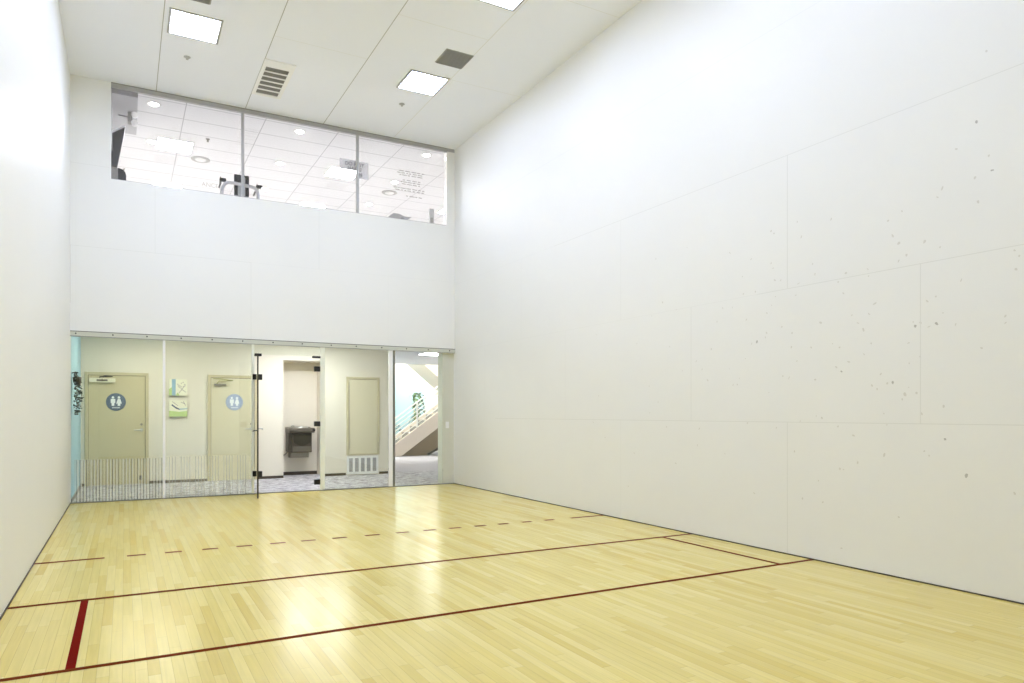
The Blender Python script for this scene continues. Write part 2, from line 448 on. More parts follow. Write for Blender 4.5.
# supply register
t = thing('ceiling_vent', (2.61, -1.21, H), 'white framed louvred ceiling vent with dark slots near the gallery window', 'vent')
fr = MB()
x0, x1, y0, y1 = 2.40, 2.825, -1.79, -.62
for a in ((x0, x1, y0, y0+.20), (x0, x1, y1-.06, y1), (x0, x0+.05, y0+.2, y1-.06), (x1-.055, x1, y0+.2, y1-.06)): fr.box(*a, H-.014, H)
fr.build('frame', M['white'], t)
bk = MB(); bk.box(x0+.05, x1-.055, y0+.2, y1-.06, H-.003, H-.001); bk.build('backing', M['slot'], t)
n = 6; span = (y1-.06) - (y0+.2)
for k in range(1, n):
    yy = y0 + .2 + span*k/n
    q = MB(); q.prism([(yy-.024, H-.012), (yy+.016, H-.012), (yy+.024, H-.004), (yy-.016, H-.004)], 'yz', x0+.05, x1-.055); q.build('slat', M['white'], t)
lv = MB()
for k in range(n):
    for j in range(1, 4):
        yy = y0 + .2 + span*(k + .12 + j*.2)/n; lv.box(x0+.05, x1-.055, yy-.005, yy+.005, H-.006, H-.003)
lv.build('fine_louvers', M['louver'], t)

def grille(x0, y0, label):
    t = thing('ceiling_grille', (x0+.2, -(y0+.2), H), label, 'vent', 'small square grilles in the court ceiling')
    a = MB(); a.box(x0, x0+.41, -y0-.40, -y0, H-.008, H); a.build('backing', M['slotgray'], t)
    g = MB()
    for k in range(14):
        yy = -y0-.385 + k*.0285; g.box(x0+.015, x0+.395, yy, yy+.012, H-.014, H-.008)
    g.build('fins', M['slotline'], t)
grille(4.50, 2.81, 'grey finned square grille beside the upper right court light')
grille(1.19, 2.80, 'grey finned grille cut by the top edge of the photo, above the left court light')

def sprinkler(x, y, label):
    t = thing('sprinkler_head', (x, -y, H), label, 'sprinkler', 'sprinkler heads in the court ceiling')
    a = MB(); a.lathe((x, -y, H), [(.045, 0), (.045, -.004), (.03, -.012), (.012, -.016), (.012, -.020)], 0, 20); a.build('escutcheon', M['lgray'], t)
    d = MB(); d.tube([(x-.010, -y, H-.018), (x-.011, -y, H-.024), (x, -y, H-.030)], .003); d.tube([(x+.010, -y, H-.018), (x+.011, -y, H-.024), (x, -y, H-.030)], .003)
    d.disc((x, -y, H-.033), .018, .003); d.build('deflector', M['lgray'], t)
sprinkler(1.45, 1.317, 'small sprinkler head below the left court light')
sprinkler(4.56, 1.341, 'small sprinkler head below the right court light')

# ------------------------------------------------------------------ upper (gallery) window
t1 = MB(); t1.box(.515, 5.935, .0, .05, H-.072, H); t1.box(.515, 5.935, -.004, .0, H-.012, H, 1); t1.box(5.935, 6.085, -.006, .0, H-.06, H)
struct('trim_1', t1, [M['grayalu'], M['gray']], 'grey metal head channel of the gallery window')
t2 = MB(); t2.box(.515, 5.935, .02, .06, SILL, SILL+.012); struct('trim_2', t2, M['grayalu'])
ux = [.515, 2.365, 4.254, 5.935]
for k in range(3):
    win = thing('window_%d' % (k+1), ((ux[k]+ux[k+1])/2, .03, SILL), 'gallery window pane, %s' % ['leftmost, beside the grey machine', 'middle, right of the black exercise machine', 'right, with rows of faint lettering'][k], None, kind='structure')
    g = MB(); g.box(ux[k]+.012, ux[k+1]-.012, .028, .036, SILL+.012, H-.07); g.build('pane', M['glass_up'], win)
    if k < 2:
        m_ = MB(); m_.box(ux[k+1]-.022, ux[k+1]+.022, .01, .055, SILL+.012, H-.07); m_.build('mullion', M['grayalu'], win)
    if k == 0:
        tx = MB(); text_into(tx, 'ANCE', 1.755, .026, 4.865, .092, depth=.0005); tx.build('lettering', M['lettersoft'], win)
    if k == 2:
        tx = MB(); rr = random.Random(5)
        for (xa, xb, z0, rows) in ((4.97, 5.50, 5.66, 3), (5.03, 5.42, 5.50, 3), (4.88, 5.50, 5.35, 2), (5.14, 5.45, 5.22, 1)):
            for r_ in range(rows):
                z = z0 - r_*.036; x = xa + rr.uniform(0, .08)
                while x < xb - .03:
                    l_ = rr.uniform(.03, .10); tx.box(x, min(xb, x+l_), .0265, .0275, z-.018, z); x += l_ + rr.uniform(.012, .03)
        tx.build('lettering', M['lettersoft'], win)
j = MB(); j.box(.503, .515, -.004, .06, SILL, H); struct('trim_3', j, M['white'])

# sign fixed behind the glass
t = thing('glass_sign', (4.21, .075, 5.40), 'translucent grey warning sign on the gallery glass behind the right mullion', 'sign')
a = MB(); a.box(3.955, 4.465, .072, .078, 5.40, 5.70); a.build('plate', M['signplate'], t)
tx = MB()
text_into(tx, 'DO NOT', 4.215, .0705, 5.605, .084, align='CENTER', bold=.003)
text_into(tx, 'HANG', 4.215, .0705, 5.525, .084, align='CENTER', bold=.003)
text_into(tx, 'ON', 4.285, .0705, 5.44, .084, align='CENTER', bold=.003)
tx.build('lettering', M['letter'], t)

# ------------------------------------------------------------------ gallery room
GY = 7.25
GX = 9.2
gc = MB(); gc.box(-.1, GX, .14, GY, H, H+.1)
def gq(x0, x1, y0, y1): z = H-.0008; gc.face([(x0,y0,z),(x0,y1,z),(x1,y1,z),(x1,y0,z)], 1)
for k in range(8): gq(.345+1.21*k-.006, .345+1.21*k+.006, .14, GY)
y = .3
while y < GY: gq(.0, GX, y-.009, y+.009); y += .605
struct('ceiling_gallery', gc, [M['tile'], M['tileline']], 'white tiled gallery ceiling')
g = MB(); g.box(-.1, GX, .14, GY, 3.60, 3.75); struct('floor_gallery', g, M['galfloor'])
g = MB(); g.box(.30, .40, .14, GY, 3.75, H); struct('wall_gallery_left', g, M['hallwhite'])
g = MB(); g.box(GX-.1, GX, .14, GY, 3.75, H); struct('wall_gallery_right', g, M['hallwhite'])
g = MB(); g.box(-.1, GX, GY, GY+.1, 3.6, H+.1); g.box(W+.15, GX, .0, .14, 3.6, H+.1); struct('wall_gallery_back', g, M['hallwhite'])
g = MB(); g.box(.40, .87, .14, 1.75, H-.10, H); g.box(.40, .52, .14, 1.75, H-.75, H-.10)
struct('trim_4', g, M['soffit'], 'grey soffit at the left end of the gallery ceiling')

def gal_light(x, y, label, first=[None]):
    loc = Vector((x, y, H))
    if first[0]: return dup(first[0], loc, label, 'square lights in the gallery ceiling')
    t = thing('gallery_light', loc, label, 'ceiling light', 'square lights in the gallery ceiling')
    fr = MB(); q = .30
    for a in ((x-q, x+q, y-q, y-q+.02), (x-q, x+q, y+q-.02, y+q), (x-q, x-q+.02, y-q+.02, y+q-.02), (x+q-.02, x+q, y-q+.02, y+q-.02)): fr.box(*a, H-.012, H)
    fr.build('frame', M['white'], t)
    d = MB(); d.box(x-q+.02, x+q-.02, y-q+.02, y+q-.02, H-.009, H-.002); d.build('diffuser', M['gal_light'], t)
    first[0] = t; return t
gal_light(4.60, 2.22, 'bright square gallery light seen beside the glass sign')
gal_light(1.50, 2.22, 'bright square gallery light above the left gallery pane')
gal_light(4.60, 4.95, 'square gallery light just above the sill of the middle pane')
gal_light(7.70, 3.60, 'square gallery light beyond the right pane, behind the court corner')
gal_light(1.50, 4.95, 'square gallery light hidden low behind the sill of the left pane')
def downlight(x, y, label, first=[None]):
    loc = Vector((x, y, H))
    if first[0]: return dup(first[0], loc, label, 'round downlights in the gallery ceiling')
    t = thing('downlight', loc, label, 'ceiling light', 'round downlights in the gallery ceiling')
    a = MB(); a.lathe((x, y, H), [(.11, 0), (.11, -.006), (.085, -.010), (.08, -.004)], 0, 24); a.build('trim_ring', M['white'], t)
    d = MB(); d.disc((x, y, H-.0115), .062, .003); d.build('lamp', M['down'], t)
    first[0] = t; return t
for x, y, l_ in ((1.10,.51,'round gallery downlight nearest the emergency light'), (1.12,2.22,'round gallery downlight beside the left square gallery light'),
                 (3.37,.51,'round gallery downlight nearest the head channel in the middle pane'), (3.37,2.24,'second round downlight from the head channel in the middle pane'), (3.37,3.99,'faint round downlight just right of the black exercise machine'),
                 (5.73,.49,'round gallery downlight nearest the head channel in the right pane'), (5.73,2.24,'round gallery downlight beside the lettering in the right pane'), (5.73,3.99,'lowest round downlight in the right pane, near the sill')):
    downlight(x, y, l_)
def speaker(x, y, label):
    t = thing('ceiling_diffuser', (x, y, H), label, 'vent', 'round diffusers in the gallery ceiling')
    a = MB(); a.lathe((x, y, H), [(.17, 0), (.17, -.012), (.15, -.02), (.13, -.012)], 0, 28); a.build('outer_ring', M['lgray'], t)
    a = MB(); a.lathe((x, y, H-.013), [(.10, 0), (.09, -.012), (.0, -.014)], 0, 24); a.build('cone', M['white'], t)
speaker(1.98, 2.75, 'round ceiling diffuser in the left gallery pane')
speaker(5.86, 2.95, 'round ceiling diffuser at the right edge of the right gallery pane')
q = MB(); q.lathe((2.0, 1.62, H), [(.035, 0), (.035, -.006), (.014, -.014), (.014, -.04), (.02, -.045), (.02, -.05)], 0, 16)
solo('sprinkler_head', q, M['gray'], 'dark sprinkler head in the gallery ceiling, left pane', 'sprinkler')

# emergency light
t = thing('emergency_light', (.80, .75, 5.98), 'white emergency light with two lamp heads at the left end of the gallery window', 'emergency light')
a = MB(); a.rbox(.735, .80, .70, .85, 5.93, 6.08, .012); a.build('battery_box', M['gray'], t)
for z in (6.05, 5.92):
    d = MB(); d.lathe((.83, .72, z), [(.02, .06), (.045, .03), (.05, -.02)], 0, 18, 'y'); d.build('lamp_head', M['white'], t)
a = MB(); a.tube([(.60, .76, 6.02), (.735, .76, 6.02)], .008); a.tube([(.76, .76, 6.08), (.76, .76, 6.10)], .012); a.build('bracket', M['gray'], t)

# tilted dark monitor
t = thing('wall_monitor', (.60, .85, 5.2), 'dark grey tilted panel with a highlight built white along its top edge at the left end of the gallery', 'monitor')
a = MB(); a.prism([(.50, 5.72), (.70, 5.86), (.585, 5.20), (.50, 5.20)], 'xz', .80, .92); a.build('screen_body', M['dgray'], t)
a = MB(); a.prism([(.50, 5.725), (.70, 5.865), (.70, 5.895), (.50, 5.755)], 'xz', .79, .92); a.build('edge_highlight', M['white'], t)  # highlight on the upper edge built as a white strip
a = MB(); a.box(.40, .52, .83, .89, 5.40, 5.50); a.build('wall_bracket', M['gray'], t)

# exercise machine behind the first mullion
t = thing('exercise_machine', (2.42, .85, 3.75), 'black exercise machine with curved silver handlebar behind the gallery window', 'exercise machine')
a = MB(); a.box(2.30, 2.54, .35, 1.65, 3.75, 3.83); a.box(2.10, 2.74, .40, .50, 3.75, 3.81); a.box(2.10, 2.74, 1.5, 1.6, 3.75, 3.81); a.build('base_frame', M['dgray'], t, .01)
a = MB(); a.lathe((2.37, .62, 4.15), [(.30, 0), (.33, .03), (.33, .09), (.30, .12)], 0, 32, 'y'); a.build('flywheel_cover', M['gray'], t)
a = MB(); a.tube([(2.43, .80, 3.80), (2.435, .78, 4.5), (2.435, .74, 5.05)], .035); a.build('mast', M['silver'], t)
a = MB(); a.rbox(2.318, 2.556, .66, .70, 4.985, 5.335, .015); a.build('console_back', M['black'], t)
a = MB(); a.rbox(2.375, 2.495, .645, .66, 4.985, 5.20, .01); a.rbox(2.43, 2.495, .645, .66, 5.195, 5.30, .01); a.build('console_cover', M['lgray'], t)
hb = [(2.115, .60, 4.72), (2.115, .60, 4.97), (2.125, .60, 5.06), (2.16, .60, 5.125), (2.22, .60, 5.16), (2.30, .60, 5.163), (2.45, .60, 5.15), (2.56, .60, 5.145), (2.635, .60, 5.13), (2.68, .60, 5.085), (2.695, .60, 5.02), (2.695, .60, 4.72)]
a = MB(); a.tube(hb, .029, n=12); a.build('handlebar', M['silver'], t)
for pts in ([(2.075, .62, 5.05), (2.095, .62, 5.12), (2.10, .62, 5.20)], [(2.62, .62, 5.0), (2.645, .62, 5.06), (2.70, .62, 5.14)]):
    a = MB(); a.tube(pts, [.014, .016, .018]); a.build('lever', M['gray'], t)
for (x, z) in ((2.13, 5.20), (2.71, 5.17)):
    a = MB(); a.rbox(x-.045, x+.055, .60, .65, z-.03, z+.022, .014); a.prism([(x-.05, z+.0), (x-.03, z+.05), (x-.02, z+.0)], 'xz', .61, .64); a.build('grip', M['black'], t)
# second machine at the left end
t = thing('stair_machine', (.61, .75, 3.75), 'grey and black machine console in the lower left corner of the gallery window', 'exercise machine')
a = MB(); a.rbox(.48, .601, .55, .85, 4.70, 5.11, .01); a.build('side_panel', M['gray'], t)
a = MB(); a.prism([(.602, 4.72), (.712, 4.72), (.714, 5.02), (.70, 5.07), (.66, 5.105), (.602, 5.12)], 'xz', .55, .90); a.build('console', M['black'], t)
a = MB(); a.rbox(.622, .66, .54, .55, 4.86, 4.90, .008); a.build('button', M['lgray'], t)
a = MB(); a.tube([(.655, .7, 5.10), (.69, .7, 5.17)], .010); a.build('lever', M['gray'], t)
a = MB(); a.box(.50, .70, .58, .88, 3.79, 4.70); a.box(.45, .75, .45, 1.3, 3.75, 3.79); a.build('pedestal', M['dgray'], t)
# domed cover and post at the right end
t = thing('fitness_bench', (5.18, .75, 3.75), 'low grey domed machine top just above the sill of the right gallery pane', 'exercise machine')
a = MB(); a.prism([(4.93, 4.86), (5.02, 4.97), (5.10, 5.035), (5.22, 5.035), (5.33, 4.995), (5.46, 5.0), (5.36, 4.93), (5.28, 4.86)], 'xz', .55, .80); a.build('domed_cover', M['lgray'], t, .012)
a = MB(); a.disc((5.27, .545, 4.945), .028, .02, axis='y'); a.build('knob', M['gray'], t)
a = MB(); a.box(5.06, 5.18, .62, .74, 3.79, 4.87); a.box(4.9, 5.4, .5, 1.0, 3.75, 3.79); a.build('pedestal', M['lgray'], t)
t = thing('handle_post', (5.88, .6, 3.75), 'short grey upright post at the right end of the gallery window', 'post')
a = MB(); a.rbox(5.835, 5.925, .57, .63, 3.77, 5.22, .01, axis='z'); a.build('upright', M['lgray'], t)
a = MB(); a.box(5.845, 5.90, .555, .572, 4.955, 5.05); a.build('latch', M['gray'], t)
a = MB(); a.box(5.76, 6.0, .45, .75, 3.75, 3.77); a.build('foot_plate', M['gray'], t)

# ------------------------------------------------------------------ glass front of the court
hd = MB(); hd.box(0, W, -.012, .05, 2.42, 2.497); hd.box(0, W, -.013, -.011, 2.488, 2.4995, 2); hd.box(0, W, -.0125, -.011, 2.42, 2.427, 1)  # upper dark strip paints the gap shadow above the channel
o = struct('trim_5', hd, [M['alu'], M['gray'], M['postdark']], 'pale metal head channel over the glass front')
for x in (.07, .54, .99, 1.46, 1.905, 2.36, 2.83, 3.30, 3.785, 4.22, 4.68, 5.14, 5.56, 5.985):
    sc = MB(); sc.lathe((x, -.012, 2.462), [(.011, 0), (.010, -.004), (.005, -.006)], 0, 12, 'y'); sc.build('screw', M['black'], o)
th = MB(); th.box(0, W, .0, .05, 0, .012); struct('trim_6', th, M['postdark'], 'thin dark sill under the glass front')

def pane(n, x0, x1, label, z0=.014, z1=2.42):
    w_ = thing('window_%d' % n, ((x0+x1)/2, .026, z0), label, None, kind='structure')
    g = MB(); g.box(x0, x1, .02, .032, z0, z1); g.build('pane', M['glass'], w_)
    return w_
def post(par, x0, x1, y0=.004, y1=.045, dark=None, m='post'):
    p = MB(); p.box(x0, x1, y0, y1, .012, 2.42); p.build('post', M[m], par)
    if dark:
        d = MB(); d.box(dark[0], dark[1], y0, y1, .012, 2.42); d.build('seal', M['postdark'], par)
def stripes(par, x0, x1, white, dark, hz, z1):
    fm = MB()
    fm.face([(x0,.0194,.014),(x1,.0194,.014),(x1,.0194,z1),(x0,.0194,z1)], 2)
    x = x0 + .03; k = 0
    while x < x1:
        if dark: fm.box(x-(.0042 if k % 2 else .0026), x+(.0042 if k % 2 else .0026), .0182, .019, .014, z1-.005, 1)
        if k % 5 != 3: fm.box(x+.012, x+.021, .0182, .019, .014, z1-.005, 0)
        x += .0412; k += 1
    o = fm.build('striped_film', [white, M['film_dark'], hz], par); return o
p1 = pane(4, .008, 1.206, 'leftmost glass panel with a crisp striped film along its foot')
stripes(p1, .05, 1.20, M['film_white'], True, M['haze'], .63); post(p1, 1.205, 1.240, m='postwhite')
p2 = pane(5, 1.246, 2.498, 'second glass panel with a faint striped film along its foot')
stripes(p2, 1.25, 2.46, M['film_faint'], False, M['haze'], .64); post(p2, 2.50, 2.538)
p3 = pane(6, 2.542, 3.60, 'narrow glass transom above the glass door', 2.262, 2.42)
p4 = pane(7, 3.686, 4.812, 'glass panel in front of the access panel and wall vent'); post(p4, 3.606, 3.682)
post(p4, 4.815, 4.888, dark=(4.89, 4.932), m='postwhite')
p5 = pane(8, 4.936, 5.865, 'rightmost glass panel looking to the staircase')
# hardware of the door opening
for (x0, x1, z0, z1) in ((3.505, 3.60, 2.01, 2.095), (3.505, 3.60, 1.085, 1.17), (3.505, 3.60, .105, .19), (3.475, 3.605, 2.235, 2.268)):
    h = MB(); h.rbox(x0, x1, -.008, .05, z0, z1, .006); h.build('clamp', M['black'], p4)
h = MB(); h.rbox(2.545, 2.652, -.008, .05, 2.232, 2.275, .006); h.build('clamp', M['black'], p3)
for z in (1.85, .285):
    h = MB(); h.rbox(2.512, 2.572, -.012, .045, z, z+.088, .006); h.build('hinge_plate', M['black'], p2)

# the open glass door
D = thing('door_1', (2.594, -.005, .03), 'frameless glass door standing open into the court with a dark edge', None, kind='structure')
ux_, uy_ = 2.447-2.594, -.90+.005
ln = math.hypot(ux_, uy_); ux_ /= ln; uy_ /= ln; nx, ny = -uy_, ux_          # nx,ny points right
def dbox(mb, a0, a1, t0, t1, z0, z1, m=0):
    pts = [(2.594 + ux_*a + nx*t, -.005 + uy_*a + ny*t) for a, t in ((a0,t0),(a1,t0),(a1,t1),(a0,t1))]
    mb.prism(pts, 'xy', z0, z1, m)
ZT = 2.175
g = MB(); dbox(g, .02, .892, -.005, .005, .03, ZT); g.build('door_glass', M['glass'], D)
g = MB(); dbox(g, .892, .905, -.0115, .0115, .03, ZT); dbox(g, .0, .012, -.006, .006, .03, 2.24); g.build('edge_seal', M['bronze'], D)
for z in (1.85, .285):
    h = MB(); dbox(h, .0, .07, .008, .066, z-.005, z+.085); h.build('hinge_plate', M['black'], D)
h = MB(); dbox(h, .80, .84, -.012, .012, 1.02, 1.13, 0); k_ = h.build('lock_case', M['black'], D)
for s_ in (-1, 1):
    h = MB()
    P = lambda a, t, z: (2.594 + ux_*a + nx*t, -.005 + uy_*a + ny*t, z)
    z = 1.075 if s_ > 0 else 1.045
    h.tube([P(.83, .01*s_, z), P(.83, .055*s_, z), P(.80, .068*s_, z-.006), P(.70, .068*s_, z-.012)], .009); h.build('lever_handle', M['steel'] if s_ > 0 else M['black'], D)

# ------------------------------------------------------------------ hallway behind the glass
HC = 2.75; FW = 2.68
g = MB(); g.box(5.75, 12.6, 2.95, 12.3, -.08, 0); struct('floor_lobby', g, M['lobbyfloor'], 'pale lobby floor under the staircase')
fl_ = MB(); fl_.box(-.1, 5.75, .02, 3.5, -.08, 0); fl_.box(5.75, 12.6, .02, 2.95, -.08, 0); struct('floor_hallway', fl_, M['carpet'], 'mottled grey hallway carpet')
hw = MB(); hw.box(-.12, 0, .14, FW+.12, 0, HC); struct('wall_hallway_side', hw, M['blue'], 'pale blue end wall of the hallway')
hf = MB()
hf.box(0, 3.52, FW, FW+.12, 0, HC); hf.box(4.345, 5.75, FW, FW+.12, 0, HC); hf.box(3.52, 4.345, FW, FW+.12, 2.385, HC)
struct('wall_hallway', hf, M['beige'], 'beige far wall of the hallway')
al = MB(); AB = 3.30
al.box(3.46, 3.52, FW+.12, AB, 0, 2.45); al.box(4.345, 4.405, FW+.12, AB, 0, 2.45); al.box(3.46, 4.405, AB, AB+.08, 0, 2.45); al.box(3.52, 4.345, FW+.12, AB, 2.385, 2.45)
struct('wall_alcove', al, M['beige'], 'recessed alcove behind the drinking fountain')
b = MB(); b.box(0, .06, FW-.012, FW, 0, .05); b.box(1.09, 2.09, FW-.012, FW, 0, .05); b.box(3.03, 3.52, FW-.012, FW, 0, .05); b.box(4.345, 4.80, FW-.012, FW, 0, .05); b.box(5.53, 5.75, FW-.012, FW, 0, .05)
b.box(3.52, 4.345, AB-.012, AB, 0, .07)
struct('baseboard_hallway', b, M['base'])
b = MB(); b.box(0, .012, .15, FW, 0, .05); struct('baseboard_hallway_side', b, M['gray'])
hc = MB(); hc.box(-.12, 12.6, .14, 7.4, HC, HC+.1)
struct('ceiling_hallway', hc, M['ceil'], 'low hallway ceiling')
ps = MB(); ps.box(5.868, W+.15, .05, .26, 0, HC); o = struct('wall_pilaster', ps, M['pil'], 'beige wall end beside the rightmost glass panel')
t = MB(); t.rbox(5.93, 5.995, .040, .0495, 1.03, 1.15, .008); t.box(5.952, 5.972, .033, .041, 1.07, 1.11)
solo('light_switch', t, M['white'], 'white light switch on the beige wall end beside the staircase view', 'switch')
hl = thing('hall_light', (3.88, 1.45, HC), 'wide recessed light in the hallway ceiling, out of sight above the glass door', 'ceiling light', 'hallway ceiling lights')
a = MB(); a.box(3.26, 4.50, 1.13, 1.77, HC-.006, HC); a.build('frame', M['white'], hl)
a = MB(); a.box(3.29, 4.47, 1.16, 1.74, HC-.012, HC-.005); a.build('diffuser', M['hall_light'], hl)
h2 = thing('hall_light', (1.1, 1.3, HC), 'added wide dim fill panel in the hallway ceiling, out of sight above the leftmost glass', 'ceiling light', 'hallway ceiling lights')  # unseen panel added to brighten the left of the hallway
a = MB(); a.box(.48, 1.72, .98, 1.62, HC-.006, HC); a.build('frame', M['white'], h2)
a = MB(); a.box(.51, 1.69, 1.01, 1.59, HC-.012, HC-.005); a.build('diffuser', M['hall_fill'], h2)
l2 = thing('lobby_light', (7.35, 3.9, HC), 'bright square ceiling light at the top of the rightmost glass panel', 'ceiling light')
a = MB(); a.box(7.03, 7.67, 3.58, 4.22, HC-.006, HC); a.build('frame', M['white'], l2)
a = MB(); a.box(7.06, 7.64, 3.61, 4.19, HC-.012, HC-.005); a.build('diffuser', M['hall_light'], l2)

# restroom doors
def restroom_door(n, x0, x1, label, m='tan'):
    d = thing('door_%d' % n, ((x0+x1)/2, FW, 0), label, None, kind='structure')
    fr = MB(); zt = 2.05
    fr.box(x0, x0+.055, FW-.03, FW, 0, zt); fr.box(x1-.055, x1, FW-.03, FW, 0, zt); fr.box(x0+.055, x1-.055, FW-.03, FW, zt-.055, zt)
    fr.build('frame', M['tanframe'], d, .004)
    l_ = MB(); l_.box(x0+.06, x1-.06, FW-.012, FW-.002, .012, zt-.06); l_.build('leaf', M[m], d)
    gp = MB(); gp.box(x0+.055, x0+.061, FW-.0125, FW-.001, .0, zt-.055); gp.box(x1-.061, x1-.055, FW-.0125, FW-.001, 0, zt-.055); gp.box(x0+.06, x1-.06, FW-.0125, FW-.001, zt-.061, zt-.055)
    gp.build('gap', M['base'], d)
    return d
def disc_sign(par, cx, cz, r, m='signblue'):
    s_ = MB(); s_.disc((cx, FW-.022, cz), r, .009, 0, 40, 'y'); so = s_.build('restroom_sign', M[m], par)
    fg = MB(); y0, y1 = FW-.0255, FW-.022
    for dx, fem in ((-.048, False), (.048, True)):
        x = cx + dx
        fg.disc((x, y0, cz+.082), .021, y1-y0, 0, 16, 'y')
        if fem: fg.prism([(x-.02, cz+.055), (x+.02, cz+.055), (x+.044, cz-.03), (x+.022, cz-.03), (x+.02, cz-.07), (x-.02, cz-.07), (x-.022, cz-.03), (x-.044, cz-.03)], 'xz', y0, y1)
        else: fg.prism([(x-.036, cz+.055), (x+.036, cz+.055), (x+.036, cz-.02), (x+.022, cz-.02), (x+.022, cz-.07), (x-.022, cz-.07), (x-.022, cz-.02), (x-.036, cz-.02)], 'xz', y0, y1)
    for k in range(7): fg.box(cx-.06+k*.018, cx-.048+k*.018, y0, y1, cz-.112, cz-.096)
    fg.build('pictogram', M['signwhite'], so)
d2 = restroom_door(2, .06, 1.085, 'tan restroom door at the left end of the hallway with a white closer')
disc_sign(d2, .553, 1.512, .160)
cl = MB(); cl.rbox(.137, .545, FW-.075, FW-.012, 1.865, 1.94, .008); co = cl.build('closer', M['ivory'], d2)
a = MB(); a.box(.25, .42, FW-.079, FW-.075, 1.888, 1.915); a.prism([(.31,1.885),(.36,1.885),(.335,1.93)], 'xz', FW-.0795, FW-.075); a.build('closer_badge', M['gunmetal'], co)
a = MB(); a.tube([(.30, FW-.05, 1.94), (.30, FW-.05, 1.965), (.50, FW-.10, 1.968), (.36, FW-.03, 1.985)], .010); a.build('closer_arm', M['bronze'], d2)
def lever(par, x, z, s_):
    a = MB(); a.disc((x, FW-.022, z), .032, .010, 0, 18, 'y'); a.tube([(x, FW-.02, z), (x, FW-.06, z), (x+s_*.03, FW-.066, z), (x+s_*.12, FW-.062, z-.004)], .011); a.build('handle', M['steel'], par)
    a = MB(); a.disc((x, FW-.022, z+.10), .022, .010, 0, 18, 'y'); a.build('deadbolt', M['gunlight'], par)
lever(d2, .965, 1.0, -1)
a = MB(); a.tube([(.955, FW-.012, .12), (.955, FW-.06, .12)], [.012, .016]); a.box(.93, .98, FW-.016, FW-.012, .08, .16); a.build('door_stop', M['gunmetal'], d2)
d3 = restroom_door(3, 2.10, 3.02, 'tan restroom door with brighter light put in its colour, right of the two small paintings', 'tanpale')
disc_sign(d3, 2.583, 1.523, .160, 'signpale')
cl = MB(); cl.rbox(2.215, 2.43, FW-.06, FW-.012, 1.845, 1.875, .008); cl.build('closer', M['gunlight'], d3)
a = MB(); a.tube([(2.20, FW-.04, 1.975), (2.34, FW-.06, 1.97), (2.55, FW-.08, 1.94), (2.30, FW-.06, 1.93), (2.26, FW-.05, 1.875)], .008); a.build('closer_arm', M['stem'], d3)
a = MB(); a.rbox(2.70, 2.82, FW-.017, FW-.012, 1.03, 1.14, .006); a.build('lock_plate', M['lockplate'], d3)
lever(d3, 2.90, 1.0, -1)

# two small canvases
def canvas(z0, label):
    return thing('wall_canvas', (1.58, FW, z0), label, 'painting', 'small paintings between the restroom doors')
for idx, (z0, z1) in enumerate(((1.64, 1.948), (1.245, 1.55))):
    t = canvas(z0, ['small pale canvas with a blue stripe, upper of the two between the restroom doors', 'small pale canvas with green foreground and slate diagonal, below the blue striped canvas'][idx])
    xa, xb = 1.425, 1.737; yf = FW-.045
    a = MB(); a.box(xa, xb, yf, FW-.002, z0, z1); a.build('stretcher_frame', M['canvasedge'], t)
    a = MB(); y1 = yf-.0005; y2 = yf-.001; y3 = yf-.0015
    def q_(pts, m, y): a.face([(x, y, z) for x, z in pts], m)
    q_([(xa, z0), (xb, z0), (xb, z1), (xa, z1)], 0, y1)
    h_ = z1-z0
    if idx == 0:
        q_([(xa+.05, z0), (xa+.11, z0), (xa+.115, z1), (xa+.045, z1)], 1, y2)
        q_([(xa, z0), (xa+.05, z0), (xa+.05, z0+.16), (xa, z0+.12)], 2, y2)
        q_([(xa+.11, z0), (xa+.18, z0), (xa+.15, z0+.06)], 2, y2)
        for (u0, v0, u1, v1) in ((.15,.18,.29,.06), (.17,.05,.28,.2), (.13,.22,.22,.16)):
            dx, dz = (v1-v0), -(u1-u0); l_ = math.hypot(dx, dz); dx *= .004/l_; dz *= .004/l_
            q_([(xa+u0-dx, z0+v0-dz), (xa+u1-dx, z0+v1-dz), (xa+u1+dx, z0+v1+dz), (xa+u0+dx, z0+v0+dz)], 3, y3)
        for (u, v) in ((.24,.25), (.27,.21), (.21,.23), (.25,.17)): q_([(xa+u-.008, z0+v-.008), (xa+u+.008, z0+v-.006), (xa+u+.006, z0+v+.009), (xa+u-.007, z0+v+.007)], 3, y3)
    else:
        q_([(xa, z0), (xb, z0), (xb, z0+.105), (xa+.17, z0+.09), (xa, z0+.11)], 2, y2)
        q_([(xa+.04, z0+.21), (xa+.12, z0+.145), (xa+.18, z0+.125), (xa+.17, z0+.15), (xa+.11, z0+.185), (xa+.05, z0+.235)], 4, y3)
        q_([(xa+.18, z0+.125), (xb, z0+.14), (xb, z0+.155), (xa+.17, z0+.15)], 1, y3)
        for (u0, v0, u1, v1) in ((.05,.28,.15,.20), (.24,.29,.28,.20), (.2,.27,.26,.24)):
            q_([(xa+u0, z0+v0), (xa+u1, z0+v1), (xa+u1+.006, z0+v1+.006), (xa+u0+.006, z0+v0+.006)], 3, y3)
    a.build('painted_face', [M['canvas'], M['artblue'], M['artgreen'], M['artline'], M['artnavy']], t)

